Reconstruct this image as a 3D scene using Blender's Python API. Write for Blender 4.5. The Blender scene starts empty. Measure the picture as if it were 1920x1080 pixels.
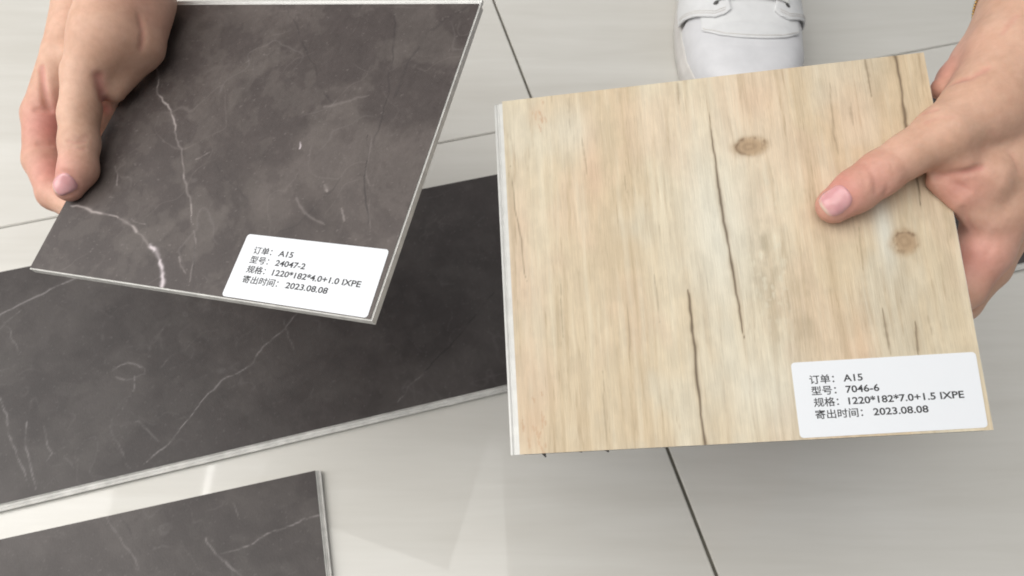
import bpy, bmesh, math, random
import numpy as np
from mathutils import Matrix, Vector
random.seed(7)
C = bpy.context.scene.collection
SC = bpy.context.scene

# ------------------------------------------------------------------ camera
cam_d = bpy.data.cameras.new('camera'); cam = bpy.data.objects.new('camera', cam_d); C.objects.link(cam)
cam_d.sensor_width = 36.0; cam_d.lens = 36.0 * 1441.13 / 1920.0
cam_d.clip_start = 0.01; cam_d.clip_end = 60.0
CAM_R = Matrix(((0.99998326, 0.0, -0.00578573), (-0.00305886, 0.84881486, -0.52868136), (0.00491102, 0.52869021, 0.84880065)))
CAM_P = Vector((0, 0, 0.479))
cam.matrix_world = Matrix.Translation(CAM_P) @ CAM_R.to_4x4()
cam_d.dof.use_dof = True; cam_d.dof.focus_distance = 0.34; cam_d.dof.aperture_fstop = 20
SC.camera = cam

# ------------------------------------------------------------------ indoor light
w = bpy.data.worlds.new('World'); SC.world = w; w.use_nodes = True
bg = w.node_tree.nodes['Background']; bg.inputs[0].default_value = (0.97, 0.98, 1.0, 1); bg.inputs[1].default_value = 0.26
def area(name, loc, target, sx, sy, power, col, roll_y=None):
    d = bpy.data.lights.new(name, 'AREA'); d.shape = 'RECTANGLE'; d.size = sx; d.size_y = sy; d.energy = power; d.color = col
    o = bpy.data.objects.new(name, d); C.objects.link(o); o.location = loc
    v = Vector(target) - Vector(loc)
    o.rotation_euler = v.to_track_quat('-Z', 'Y').to_euler()
    return o
window = area('window_light', (-1.35, 0.20, 1.0), (0.0, 0.27, 0.0), 1.2, 1.2, 17.0, (1.0, 0.975, 0.94))
for k in range(6):      # ceiling panel, fading out towards its rim
    area('ceiling_panel_light', (-0.85, -0.25, 2.70 - 0.004 * k), (-0.85, -0.25, 0), 2.9 - 0.36 * k, 2.9 - 0.36 * k, 54 * (2.9 - 0.36 * k) ** 2 / 25.4, (1.0, 0.985, 0.94))
tube = area('ceiling_tube_light', (-1.22, 1.0, 2.6), (-1.22, 1.0, 0), 0.027, 1.2, 0.85, (1.0, 0.98, 0.95))
SC.view_settings.view_transform = 'Standard'; SC.view_settings.look = 'None'
SC.view_settings.exposure = 0.0; SC.view_settings.gamma = 1.0
SC.render.engine = 'CYCLES'
SC.cycles.use_denoising = True
SC.cycles.filter_width = 1.85

# ------------------------------------------------------------------ helpers
def tag(o, label=None, cat=None, group=None, kind=None):
    for k, v in (('label', label), ('category', cat), ('group', group), ('kind', kind)):
        if v: o[k] = v
    return o
def empty(name, mw):
    o = bpy.data.objects.new(name, None); C.objects.link(o); o.empty_display_size = 0.02; o.matrix_world = mw
    return o
def link_mesh(name, me, mat=None, parent=None):
    o = bpy.data.objects.new(name, me); C.objects.link(o)
    if mat: me.materials.append(mat)
    if parent: o.parent = parent
    return o
def from_np(name, V, F, smooth=True):
    me = bpy.data.meshes.new(name)
    me.from_pydata(np.asarray(V, float).tolist(), [], [tuple(int(i) for i in f) for f in F])
    me.update()
    if smooth: me.polygons.foreach_set('use_smooth', np.ones(len(me.polygons), bool))
    return me
def from_quads(name, V, Q):
    """fast mesh from numpy vertices and an (n,4) array of quads"""
    me = bpy.data.meshes.new(name); V = np.asarray(V, np.float32); Q = np.asarray(Q, np.int32)
    me.vertices.add(len(V)); me.vertices.foreach_set('co', V.ravel())
    me.loops.add(Q.size); me.loops.foreach_set('vertex_index', Q.ravel())
    me.polygons.add(len(Q)); me.polygons.foreach_set('loop_start', np.arange(0, Q.size, 4, dtype=np.int32))
    me.polygons.foreach_set('use_smooth', np.ones(len(Q), bool))
    me.update(calc_edges=True); me.validate()
    return me
def box_bm(bm, x0, x1, y0, y1, z0, z1):
    m = Matrix.Translation(((x0 + x1) / 2, (y0 + y1) / 2, (z0 + z1) / 2)) @ Matrix.Diagonal((x1 - x0, y1 - y0, z1 - z0, 1))
    return bmesh.ops.create_cube(bm, size=1, matrix=m)['verts']
def bm_obj(name, bm, mat, parent=None, bevel=0.0, seg=2, smooth=False):
    me = bpy.data.meshes.new(name)
    if bevel:
        bmesh.ops.bevel(bm, geom=bm.edges[:], offset=bevel, segments=seg, affect='EDGES', profile=0.5)
    bmesh.ops.recalc_face_normals(bm, faces=bm.faces[:])
    bm.to_mesh(me); bm.free()
    if smooth: me.polygons.foreach_set('use_smooth', np.ones(len(me.polygons), bool))
    return link_mesh(name, me, mat, parent)

# ------------------------------------------------------------------ materials
class NT:
    def __init__(s, name):
        s.m = bpy.data.materials.new(name); s.m.use_nodes = True; s.t = s.m.node_tree
        s.b = s.t.nodes['Principled BSDF']
    def n(s, typ, **kw):
        nd = s.t.nodes.new(typ)
        for k, v in kw.items():
            if k.startswith('i_'):
                key = k[2:].replace('_', ' ')
                nd.inputs[int(key) if key.isdigit() else key].default_value = v
            else: setattr(nd, k, v)
        return nd
    def l(s, a, b): s.t.links.new(a, b)
    def set(s, **kw):
        for k, v in kw.items():
            s.b.inputs[k.replace('_', ' ')].default_value = v
    def noise(s, vec, scale, detail=4, rough=0.55, dist=0.0):
        nd = s.n('ShaderNodeTexNoise', i_Scale=scale, i_Detail=detail, i_Roughness=rough, i_Distortion=dist)
        s.l(vec, nd.inputs['Vector']); return nd.outputs['Fac']
    def mapping(s, vec, scale=(1, 1, 1), rot=(0, 0, 0)):
        nd = s.n('ShaderNodeMapping'); nd.inputs['Scale'].default_value = scale; nd.inputs['Rotation'].default_value = rot
        s.l(vec, nd.inputs['Vector']); return nd.outputs[0]
    def ramp(s, fac, stops):
        nd = s.n('ShaderNodeValToRGB'); e = nd.color_ramp.elements
        while len(e) < len(stops): e.new(0.5)
        for el, (p, c) in zip(e, stops): el.position = p; el.color = (*c, 1) if len(c) == 3 else c
        s.l(fac, nd.inputs[0]); return nd.outputs[0]
    def mix(s, a, b, fac, mode='MIX'):
        nd = s.n('ShaderNodeMix', data_type='RGBA', blend_type=mode)
        for sock, v in ((nd.inputs[0], fac), (nd.inputs[6], a), (nd.inputs[7], b)):
            if hasattr(v, 'links'): s.l(v, sock)
            else: sock.default_value = (v if not isinstance(v, tuple) else (*v, 1)) if not (sock is nd.inputs[0]) else v
        return nd.outputs[2]
    def bump(s, h, strength, dist):
        nd = s.n('ShaderNodeBump', i_Strength=strength, i_Distance=dist); s.l(h, nd.inputs['Height']); s.l(nd.outputs[0], s.b.inputs['Normal'])
    def pos(s): return s.n('ShaderNodeNewGeometry').outputs['Position']
    def obj(s): return s.n('ShaderNodeTexCoord').outputs['Object']
    def attr(s, name): return s.n('ShaderNodeAttribute', attribute_name=name)

def mat_plain(name, col, rough=0.5, nscale=60, namp=0.08, bump=0.0, spec=0.5):
    t = NT(name); v = t.obj(); f = t.noise(v, nscale, 4)
    a = tuple(max(0, c * (1 - namp)) for c in col); b = tuple(min(1, c * (1 + namp)) for c in col)
    t.l(t.ramp(f, [(0.3, a), (0.7, b)]), t.b.inputs['Base Color'])
    t.set(Roughness=rough); t.b.inputs['Specular IOR Level'].default_value = spec
    if bump: t.bump(t.noise(v, nscale * 6, 5), bump, 0.0006)
    return t.m

TILE_ANG = math.radians(14.717)
def mat_tile():
    t = NT('porcelain_tile'); p = t.pos()
    st = t.mapping(p, (1.0, 9.0, 1.0), (0, 0, -TILE_ANG + math.radians(4)))
    st2 = t.mapping(p, (3.0, 60.0, 1.0), (0, 0, -TILE_ANG + math.radians(4)))
    f1 = t.noise(st, 3.0, 5, 0.6, 0.4); f2 = t.noise(st2, 5.0, 4, 0.6); f3 = t.noise(p, 5.0, 3)
    c = t.ramp(f1, [(0.30, (0.620, 0.602, 0.562)), (0.52, (0.670, 0.655, 0.618)), (0.75, (0.715, 0.702, 0.668))])
    c = t.mix(c, t.ramp(f2, [(0.3, (0.978, 0.978, 0.976)), (0.7, (1.0, 1.0, 1.0))]), 1.0, 'MULTIPLY')
    c = t.mix(c, t.ramp(f3, [(0.35, (0.95, 0.945, 0.935)), (0.65, (1, 1, 1))]), 1.0, 'MULTIPLY')
    vo = t.n('ShaderNodeTexVoronoi', i_Scale=38.0); t.l(p, vo.inputs['Vector'])
    dust = t.ramp(vo.outputs['Distance'], [(0.012, (1, 1, 1)), (0.030, (0, 0, 0))])
    pick = t.ramp(t.noise(p, 23.0, 2), [(0.60, (0, 0, 0)), (0.64, (1, 1, 1))])
    dm = t.n('ShaderNodeMath', operation='MULTIPLY'); t.l(dust, dm.inputs[0]); t.l(pick, dm.inputs[1])
    c = t.mix(c, (0.26, 0.25, 0.22), dm.outputs[0])
    t.l(c, t.b.inputs['Base Color'])
    t.set(Roughness=0.040); t.b.inputs['Specular IOR Level'].default_value = 0.36
    t.bump(t.noise(p, 6.0, 2), 0.003, 0.004)
    return t.m
def mat_print(name, rough, bump_scale, bump, grain, spec=0.36):
    """printed decor film: colour print carried on the mesh, fine grain and emboss on top"""
    t = NT(name); a = t.attr('print'); v = t.obj()
    st = t.mapping(v, grain)
    f = t.noise(st, 1.0, 6, 0.65)
    c = t.mix(a.outputs['Color'], t.ramp(f, [(0.25, (0.875, 0.865, 0.855)), (0.75, (1.07, 1.07, 1.07))]), 1.0, 'MULTIPLY')
    t.l(c, t.b.inputs['Base Color'])
    t.b.inputs['Specular IOR Level'].default_value = spec
    r = t.ramp(f, [(0.3, (rough - 0.05,) * 3), (0.7, (rough + 0.07,) * 3)]); t.l(r, t.b.inputs['Roughness'])
    t.bump(t.noise(t.mapping(v, tuple(g * bump_scale for g in grain)), 1.0, 4), bump, 0.0004)
    return t.m
def mat_skin():
    t = NT('skin'); v = t.obj(); fl = t.attr('flush').outputs['Fac']
    n1 = t.noise(v, 55, 4, 0.6); n2 = t.noise(v, 260, 3, 0.6)
    base = t.ramp(n1, [(0.3, (0.575, 0.345, 0.245)), (0.7, (0.675, 0.432, 0.322))])
    red = t.ramp(n1, [(0.3, (0.560, 0.225, 0.190)), (0.7, (0.635, 0.285, 0.245))])
    c = t.mix(base, red, fl)
    c = t.mix(c, t.ramp(n2, [(0.3, (0.93, 0.91, 0.90)), (0.7, (1.03, 1.03, 1.03))]), 1.0, 'MULTIPLY')
    t.l(c, t.b.inputs['Base Color'])
    t.set(Roughness=0.5); t.b.inputs['Specular IOR Level'].default_value = 0.35
    t.b.inputs['Subsurface Weight'].default_value = 0.18
    t.b.inputs['Subsurface Radius'].default_value = (1.0, 0.35, 0.2); t.b.inputs['Subsurface Scale'].default_value = 0.004
    vo = t.n('ShaderNodeTexVoronoi', i_Scale=900.0, feature='DISTANCE_TO_EDGE'); t.l(v, vo.inputs['Vector'])
    ad = t.n('ShaderNodeMath', operation='ADD'); t.l(vo.outputs['Distance'], ad.inputs[0]); t.l(t.noise(v, 700, 2), ad.inputs[1])
    t.bump(ad.outputs[0], 0.10, 0.00045)
    return t.m
def mat_nail():
    t = NT('nail'); fr = t.attr('free').outputs['Fac']
    c = t.mix(t.ramp(t.noise(t.obj(), 180, 2), [(0.3, (0.63, 0.32, 0.33)), (0.7, (0.70, 0.39, 0.40))]), (0.74, 0.56, 0.47), fr)
    t.l(c, t.b.inputs['Base Color']); t.set(Roughness=0.22)
    t.b.inputs['Subsurface Weight'].default_value = 0.15; t.b.inputs['Subsurface Scale'].default_value = 0.003
    return t.m
M_TILE = mat_tile()
M_GROUT = mat_plain('grout', (0.125, 0.115, 0.095), 0.9, 120, 0.25)
M_WOOD = mat_print('wood_print', 0.52, 2.0, 0.35, (900, 60, 900))
M_STONE = mat_print('stone_print', 0.46, 2.2, 0.25, (420, 260, 420))
M_CORE = mat_plain('stone_plastic_core', (0.66, 0.655, 0.635), 0.45, 220, 0.06, 0.1)
M_CORE_GREY = mat_plain('grey_core', (0.60, 0.59, 0.565), 0.55, 150, 0.16, 0.2)
M_FOAM = mat_plain('foam_underlay', (0.09, 0.085, 0.082), 0.9, 400, 0.2, 0.3)
M_PAPER = mat_plain('sticker_paper', (0.765, 0.785, 0.82), 0.42, 30, 0.012)
M_INK = mat_plain('printer_ink', (0.030, 0.030, 0.034), 0.6, 400, 0.2)
M_SKIN = mat_skin(); M_NAIL = mat_nail()
M_LEATHER = mat_plain('white_leather', (0.77, 0.775, 0.785), 0.5, 130, 0.03, 0.12)
M_RUBBER = mat_plain('white_rubber', (0.66, 0.635, 0.61), 0.6, 45, 0.11, 0.06)
M_TOECAP = mat_plain('toe_leather', (0.74, 0.74, 0.765), 0.42, 70, 0.045, 0.22)
M_LACE = mat_plain('cotton_lace', (0.76, 0.765, 0.75), 0.9, 900, 0.1, 0.4)
M_LINING = mat_plain('dark_lining', (0.10, 0.10, 0.105), 0.95, 300, 0.2)
M_EYE = mat_plain('eyelet_hole', (0.09, 0.09, 0.088), 0.8, 200, 0.1)
gt = NT('gold'); gt.l(gt.ramp(gt.noise(gt.obj(), 300), [(0.3, (0.62, 0.40, 0.16)), (0.7, (0.80, 0.56, 0.26))]), gt.b.inputs['Base Color']); gt.set(Metallic=1.0, Roughness=0.28)
M_GOLD = gt.m

# ------------------------------------------------------------------ floor
floor_bm = bmesh.new(); box_bm(floor_bm, -6, 6, -5, 7, -0.05, -0.0017)
floor = bm_obj('floor', floor_bm, M_GROUT); tag(floor, kind='structure')
def tile_mesh(sx, sy):
    bm = bmesh.new(); box_bm(bm, -sx / 2, sx / 2, -sy / 2, sy / 2, -0.009, 0.0)
    bmesh.ops.bevel(bm, geom=[e for e in bm.edges if all(v.co.z > -0.001 for v in e.verts)], offset=0.0007, segments=2, affect='EDGES')
    me = bpy.data.meshes.new('tile'); bm.to_mesh(me); bm.free(); me.materials.append(M_TILE); return me
TS = 0.8; GX = 0.0022; GY = 0.0010
tm = tile_mesh(TS - GX, TS - GY)
ux = Vector((math.cos(TILE_ANG), math.sin(TILE_ANG), 0)); uy = Vector((-math.sin(TILE_ANG), math.cos(TILE_ANG), 0))
CROSS = Vector((0.02863, 0.46291, 0))
for i in range(-2, 2):
    for j in range(-2, 2):
        o = bpy.data.objects.new('tile', tm); C.objects.link(o); o.parent = floor
        p = CROSS + ux * (i + 0.5) * TS + uy * (j + 0.5) * TS
        o.location = p; o.rotation_euler = (0, 0, TILE_ANG)

# ------------------------------------------------------------------ printed decors (numpy)
_rng = np.random.default_rng(11)
_T = _rng.random((256, 256)).astype(np.float32)
def vnoise(x, y, seed=0):
    x = x + seed * 37.13; y = y + seed * 91.7
    xi = np.floor(x).astype(int); yi = np.floor(y).astype(int); fx = x - xi; fy = y - yi
    fx = fx * fx * (3 - 2 * fx); fy = fy * fy * (3 - 2 * fy)
    g = lambda a, b: _T[a & 255, b & 255]
    return (g(xi, yi) * (1 - fx) + g(xi + 1, yi) * fx) * (1 - fy) + (g(xi, yi + 1) * (1 - fx) + g(xi + 1, yi + 1) * fx) * fy
def fbm(x, y, seed=0, octaves=5, gain=0.5):
    s = 0; a = 1; n = 0
    for k in range(octaves):
        s = s + a * vnoise(x * 2 ** k, y * 2 ** k, seed + k); n += a; a *= gain
    return s / n
def smooth(a, b, v): t = np.clip((v - a) / (b - a), 0, 1); return t * t * (3 - 2 * t)
def jitter(pts, amp, seed, depth=3):
    r = np.random.default_rng(seed); P = [np.array(p, float) for p in pts]
    for d in range(depth):
        Q = [P[0]]
        for a, b in zip(P[:-1], P[1:]):
            L = np.linalg.norm(b - a); n = np.array([-(b - a)[1], (b - a)[0]]) / (L + 1e-9)
            Q += [(a + b) / 2 + n * r.normal(0, amp) * min(L, 12) , b]
        P = Q
    return P
def polydist(X, Y, P):
    """distance to a polyline and the fraction of the way along it"""
    best = np.full(X.shape, 1e9); tt = np.zeros(X.shape); N = len(P) - 1
    for k, (a, b) in enumerate(zip(P[:-1], P[1:])):
        d = b - a; L2 = d @ d + 1e-12
        t = np.clip(((X - a[0]) * d[0] + (Y - a[1]) * d[1]) / L2, 0, 1)
        q = np.hypot(X - a[0] - t * d[0], Y - a[1] - t * d[1])
        m = q < best; best[m] = q[m]; tt[m] = (k + t[m]) / N
    return best, tt
def stroke(X, Y, pts, width, amp=0.05, seed=1, taper=(0.0, 0.0), vary=0.5):
    P = jitter(pts, amp, seed); pad = width * 4 + 3
    A = np.array(P); m = (X > A[:, 0].min() - pad) & (X < A[:, 0].max() + pad) & (Y > A[:, 1].min() - pad) & (Y < A[:, 1].max() + pad)
    out = np.zeros(X.shape)
    if m.any():
        d, t = polydist(X[m], Y[m], P)
        wv = width * (1 - vary + 2 * vary * vnoise(t * 14, t * 0 + seed, seed))
        if taper[0]: wv = wv * np.clip(t / taper[0], 0.05, 1)
        if taper[1]: wv = wv * np.clip((1 - t) / taper[1], 0.05, 1)
        out[m] = np.exp(-(d / (wv * 0.62 + 1e-6)) ** 2)
    return out
def blend(c, col, f): return c * (1 - f[..., None]) + np.array(col) * f[..., None]

def stone_colour(X, Y, seed, veins, soft=1.0, tint=(1.09, 1.005, 0.985)):
    # X, Y in mm
    wx = X + 14 * (fbm(X / 40, Y / 40, seed + 20, 3) - 0.5); wy = Y + 14 * (fbm(X / 40, Y / 40, seed + 25, 3) - 0.5)
    cl = fbm(wx / 55, wy / 55, seed, 5); fine = fbm(wx / 9, wy / 9, seed + 5, 4); pat = fbm(wx / 24, wy / 24, seed + 9, 4)
    sh = fbm(wx / 13 + wy / 30, wy / 16 - wx / 40, seed + 61, 5, 0.62)
    c = np.zeros(X.shape + (3,)) + np.array([0.078, 0.070, 0.067])
    c = blend(c, (0.100, 0.091, 0.087), smooth(0.46, 0.60, cl) * soft)
    c = blend(c, (0.057, 0.050, 0.049), smooth(0.50, 0.40, cl) * 0.7 * soft)
    c = blend(c, (0.108, 0.100, 0.094), smooth(0.53, 0.66, sh) * 0.36 * soft)
    c = blend(c, (0.055, 0.048, 0.047), smooth(0.46, 0.36, sh) * 0.36 * soft)
    c = blend(c, (0.125, 0.117, 0.110), smooth(0.62, 0.70, pat) * 0.35 * soft)
    c = c * (0.86 + 0.28 * fine)[..., None]
    # hair-fine veins wandering through the whole print
    for q, (sc, th, am) in enumerate(((60, 0.0030, 0.15), (38, 0.0030, 0.08), (85, 0.0022, 0.17))):
        e = np.abs(fbm(wx / sc, wy / sc, seed + 71 + q * 5, 4, 0.55) - 0.5)
        c = blend(c, (0.235, 0.222, 0.215), np.exp(-(e / th) ** 2) * am * smooth(0.48, 0.62, vnoise(X / 17, Y / 17, seed + 80 + q)))
    sp = fbm(X / 1.3, Y / 1.3, seed + 90, 2); c = blend(c, (0.20, 0.19, 0.185), smooth(0.80, 0.90, sp) * 0.35)
    # ghostly patch borders
    e = np.abs(fbm(wx / 34, wy / 34, seed + 31, 3) - 0.5); c = blend(c, (0.16, 0.152, 0.15), np.exp(-(e / 0.006) ** 2) * smooth(0.5, 0.62, pat) * 0.35)
    for k, (pts, width, tone, strength) in enumerate(veins):
        s = stroke(X, Y, pts, width, 0.055, seed * 13 + k, (0.04, 0.10)) * strength
        brk = 0.35 + 0.65 * smooth(0.32, 0.55, vnoise(X / 5, Y / 5, seed + k))
        col = {'l': (0.36, 0.345, 0.34), 'b': (0.62, 0.60, 0.64), 'd': (0.026, 0.024, 0.025)}[tone]
        if tone == 'l':
            g = stroke(X, Y, pts, width * 4, 0.055, seed * 13 + k, (0.04, 0.10)) * strength * 0.15
            c = blend(c, (0.20, 0.19, 0.185), g * smooth(0.35, 0.65, fine))
        c = blend(c, col, np.clip(s * brk, 0, 1))
    return c * np.array(tint)

def wood_colour(X, Y):
    u = X + 2.6 * (fbm(X / 30, Y / 70, 3, 3) - 0.5) * 2
    for kx, ky, rx, ry, a in KNOTS:     # grain bends round the knots
        g = np.exp(-(((X - kx) / (rx * 2.2)) ** 2 + ((Y - ky) / (ry * 2.4)) ** 2)); u = u + a * g * np.sign(X - kx) * np.minimum(np.abs(X - kx), rx) / rx
    band = fbm(u / 22, Y / 260, 1, 3); gr = fbm(u / 2.2, Y / 55, 2, 4, 0.6); fi = fbm(u / 0.62, Y / 11, 6, 3, 0.65); cl = fbm(X / 30, Y / 45, 8, 4)
    c = np.zeros(X.shape + (3,)) + np.array([0.640, 0.492, 0.332])
    c = blend(c, (0.705, 0.572, 0.410), smooth(0.46, 0.68, band))
    c = blend(c, (0.585, 0.425, 0.270), smooth(0.50, 0.30, band) * 0.5)
    c = blend(c, (0.690, 0.480, 0.335), smooth(0.54, 0.74, cl) * 0.42)
    c = blend(c, (0.640, 0.560, 0.440), smooth(0.50, 0.30, cl) * 0.45)
    c = blend(c, (0.470, 0.330, 0.200), smooth(0.54, 0.78, gr) * 0.46)
    c = blend(c, (0.400, 0.275, 0.165), smooth(0.62, 0.85, fi) * smooth(0.40, 0.66, gr) * 0.50)
    c = blend(c, (0.745, 0.625, 0.470), smooth(0.46, 0.26, gr) * 0.30)
    # greyish brown zones beside the cracks and along the right edge
    for x, y, rx, ry, s in ((15, -4, 7.5, 28, 0.75), (27, -27, 6, 17, 0.5), (70, 66, 12, 16, 0.35), (66, -8, 9, 16, 0.35), (88, 10, 6, 60, 0.25), (75, -45, 16, 20, 0.25), (-18, 22, 5, 14, 0.15), (47, 74, 2.2, 6, 0.5), (30, 80, 3, 5, 0.4)):
        g = np.exp(-(((X - x) / rx) ** 2 + ((Y - y) / ry) ** 2)); c = blend(c, (0.400, 0.300, 0.190), g * s * smooth(0.25, 0.7, fbm(X / 4, Y / 9, 14, 4)))
    for x, y, rx, ry, s in ((-52, 45, 4, 20, 0.5), (-84, 0, 3.5, 45, 0.3), (58, 52, 12, 20, 0.4), (48, -50, 5, 22, 0.5), (20, 65, 10, 10, 0.35)):
        g = np.exp(-(((X - x) / rx) ** 2 + ((Y - y) / ry) ** 2)); c = blend(c, (0.700, 0.440, 0.290), g * s)
    for x, y, rx, ry, s in ((-2, 10, 14, 40, 0.45), (10, -60, 18, 18, 0.3), (63, 3, 4, 16, 0.6), (-60, 60, 10, 14, 0.3)):
        g = np.exp(-(((X - x) / rx) ** 2 + ((Y - y) / ry) ** 2)); c = blend(c, (0.705, 0.640, 0.535), g * min(1, s * 1.5))
    # pale flecks inside the grey zone
    g = np.exp(-(((X - 16) / 8) ** 2 + ((Y + 2) / 30) ** 2)); c = blend(c, (0.68, 0.58, 0.44), g * smooth(0.60, 0.72, fbm(X / 1.6, Y / 3.5, 17, 3)) * 0.8)
    c = c * (0.95 + 0.09 * smooth(0.3, 0.7, fbm(X / 4.5, Y / 9, 51, 4, 0.6)))[..., None]
    c = c * np.array([0.985, 1.065, 1.115])
    # knots
    for kx, ky, rx, ry, a in KNOTS:
        dx = (X - kx) / rx; dy = (Y - ky) / ry; r = np.hypot(dx, dy) + 0.55 * (fbm(X / 6, Y / 6, 21, 3) - 0.5)
        f = fbm(X / 2.0, Y / 2.6, 23, 3)
        c = blend(c, (0.440, 0.310, 0.190), smooth(1.40, 0.55, r) * 0.95)
        c = blend(c, (0.235, 0.155, 0.090), np.exp(-((r - 0.80) / 0.16) ** 2) * smooth(0.38, 0.62, f) * smooth(-1.8, 0.3, dy - dx * 0.6) * 1.0)
        c = blend(c, (0.270, 0.180, 0.105), np.exp(-((r - 0.30 - 0.25 * (f - 0.5)) / 0.15) ** 2) * 0.45)
    # small reddish flame and eye in the corners
    for kx, ky, rx, ry, n_ in ((-83.5, -67, 5.5, 11, 5), (-74.5, 69.9, 4, 6, 3)):
        rr_ = np.random.default_rng(int(ky) + 200)
        for q in range(n_ * 3):
            x0_ = kx + rr_.normal(0, rx * 0.55); y0_ = ky + rr_.normal(0, ry * 0.45); ln = rr_.uniform(2, 6)
            sl = rr_.normal(0.25, 0.3)
            g = stroke(X, Y, [(x0_, y0_), (x0_ + sl * ln * 0.5, y0_ - ln * 0.5), (x0_ + sl * ln * 0.6, y0_ - ln)], 0.55, 0.06, 700 + q + n_, (0.3, 0.3))
            c = blend(c, (0.500, 0.285, 0.170), g * 0.55)
        g = np.exp(-(((X - kx) / rx) ** 2 + ((Y - ky) / ry) ** 2)); c = blend(c, (0.620, 0.420, 0.270), g * 0.35)
    # cracks and dark hair lines
    for k, (pts, width, strength, tp) in enumerate(WOOD_LINES):
        h = stroke(X, Y, pts, width * 2.6, 0.02, 300 + k, tp, 0.4); c = blend(c, (0.420, 0.300, 0.180), h * strength * 0.42)
        s = stroke(X, Y, pts, width, 0.02, 300 + k, tp, 0.4); c = blend(c, (0.105, 0.070, 0.040), np.clip(s * strength, 0, 1))
    return c
KNOTS = [(14.9, 44.3, 7.6, 4.4, 2.2), (69.7, -2.7, 5.0, 5.6, 2.4)]
WOOD_LINES = [
    ([(-0.4, 74.7), (-0.1, 59.6), (0.3, 42.3), (0.3, 27.9), (0.8, 16.0), (1.7, 2.0), (2.3, -9.5), (3.1, -24.1), (3.8, -38.4)], 0.80, 0.95, (0.45, 0.12)),
    ([(-16.5, -14.6), (-16.3, -25.9), (-16.1, -39.1), (-16.3, -59.6), (-16.0, -77.9)], 0.90, 0.95, (0.06, 0.0)),
    ([(78.5, 78.1), (78.8, 63.3), (77.9, 47.8), (78.8, 33.5), (78.7, 19.6), (78.2, 6.1)], 1.05, 0.82, (0.0, 0.45)),
    ([(66.5, 78.5), (66.7, 70), (66.5, 60.1)], 0.75, 0.55, (0.0, 0.6)),
    ([(57.8, -27.3), (57.6, -35), (58.0, -48.4)], 0.65, 0.6, (0.4, 0.2)),
    ([(68.8, -34.6), (68.5, -40), (68.2, -50.2)], 0.55, 0.7, (0.3, 0.2)),
    ([(-87.8, 47.2), (-85.6, 19.7), (-83.0, -10.3)], 0.45, 0.5, (0.3, 0.3)),
    ([(-59.9, 77.2), (-60.3, 56.7)], 0.4, 0.3, (0.2, 0.6)), ([(-41.8, -17.1), (-42.6, -48.2)], 0.45, 0.35, (0.4, 0.4)),
    ([(-53.9, -45.3), (-54.2, -77.5)], 0.45, 0.3, (0.4, 0.1)), ([(-55.5, 58.7), (-54.5, 38.6)], 0.4, 0.3, (0.3, 0.3)),
    ([(50.9, 70.6), (49.2, 46.4), (50.3, 34.4)], 0.7, 0.35, (0.3, 0.3)), ([(53.7, 6.2), (52.2, -16.0)], 0.5, 0.3, (0.3, 0.3)),
    ([(-69.0, -5.6), (-69.4, -33.1)], 0.35, 0.3, (0.4, 0.4)), ([(58, 60), (57.5, 48)], 0.8, 0.3, (0.4, 0.4)), ([(-30, -5), (-29, -30)], 0.4, 0.28, (0.4, 0.4)),
    ([(-38, 40), (-37.5, 28)], 0.6, 0.25, (0.4, 0.4)), ([(74, -30), (74.4, -44)], 0.4, 0.3, (0.4, 0.4)), ([(-12, 78), (-12.3, 66)], 0.7, 0.35, (0.1, 0.5)),
]
STONE_VEINS = [
    ([(-81.9, 45.0), (-73.6, 31.4), (-63.0, 16.7), (-53.3, 9.0), (-43.6, -4.6), (-30.0, -21.8), (-19.5, -35.4), (-10.0, -51.1)], 0.55, 'l', 0.85),
    ([(-86.6, -46.2), (-68.5, -48.2), (-51.0, -50.5), (-36.4, -56.8), (-24.2, -63.6)], 0.8, 'l', 0.8),
    ([(-30, -60.4), (-24.2, -63.6), (-17.4, -70.7), (-14, -76), (-11.0, -82)], 1.25, 'b', 0.9),
    ([(-7.6, -53.6), (4.2, -79.5)], 0.40, 'd', 0.8), ([(58.3, 5.0), (64.3, -16.8), (74.9, -44.4)], 0.38, 'd', 0.8), ([(60, 5.0), (66, -17.8), (77, -44.4)], 0.35, 'l', 0.18),
    ([(47.2, 76.0), (56.9, 43.8), (61.1, 19.7), (64.8, -5.8)], 0.5, 'd', 0.55), ([(-15.1, 77.8), (-1.6, 62.2), (11.3, 45.7), (26.2, 27.1), (34.7, 19.9)], 0.7, 'd', 0.5),
    ([(53.3, -17.7), (41.9, -42.9), (29.6, -52.1)], 0.6, 'd', 0.35), ([(85.3, 79.2), (68.5, 63.0), (64.7, 40.9), (64.1, 22.8)], 1.2, 'd', 0.35), ([(-16.5, -14.8), (1.6, -27.8), (13.6, -35.0)], 0.8, 'd', 0.3),
    ([(-72.0, -22.2), (-63.2, -33.6)], 0.4, 'l', 0.5), ([(25.4, -1.5), (27.1, -5.7)], 0.45, 'b', 0.95), ([(46.5, -22.4), (49.6, -26.2)], 0.9, 'l', 0.6),
    ([(-46.8, -49.5), (-36.4, -51.2)], 0.5, 'l', 0.5), ([(-11.1, -64.7), (-2.6, -72.8)], 0.5, 'l', 0.45), ([(-26.9, -15.6), (-20.1, -10.6)], 0.6, 'l', 0.3),
    ([(59.2, -33.2), (63.1, -39.4)], 0.5, 'l', 0.45), ([(-10, -51), (-4, -62), (1, -78)], 0.5, 'l', 0.3), ([(35, -30), (42, -37), (55, -42)], 0.9, 'l', 0.22), ([(30, 18), (40, 21), (52, 26)], 1.2, 'l', 0.16),
]
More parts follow.
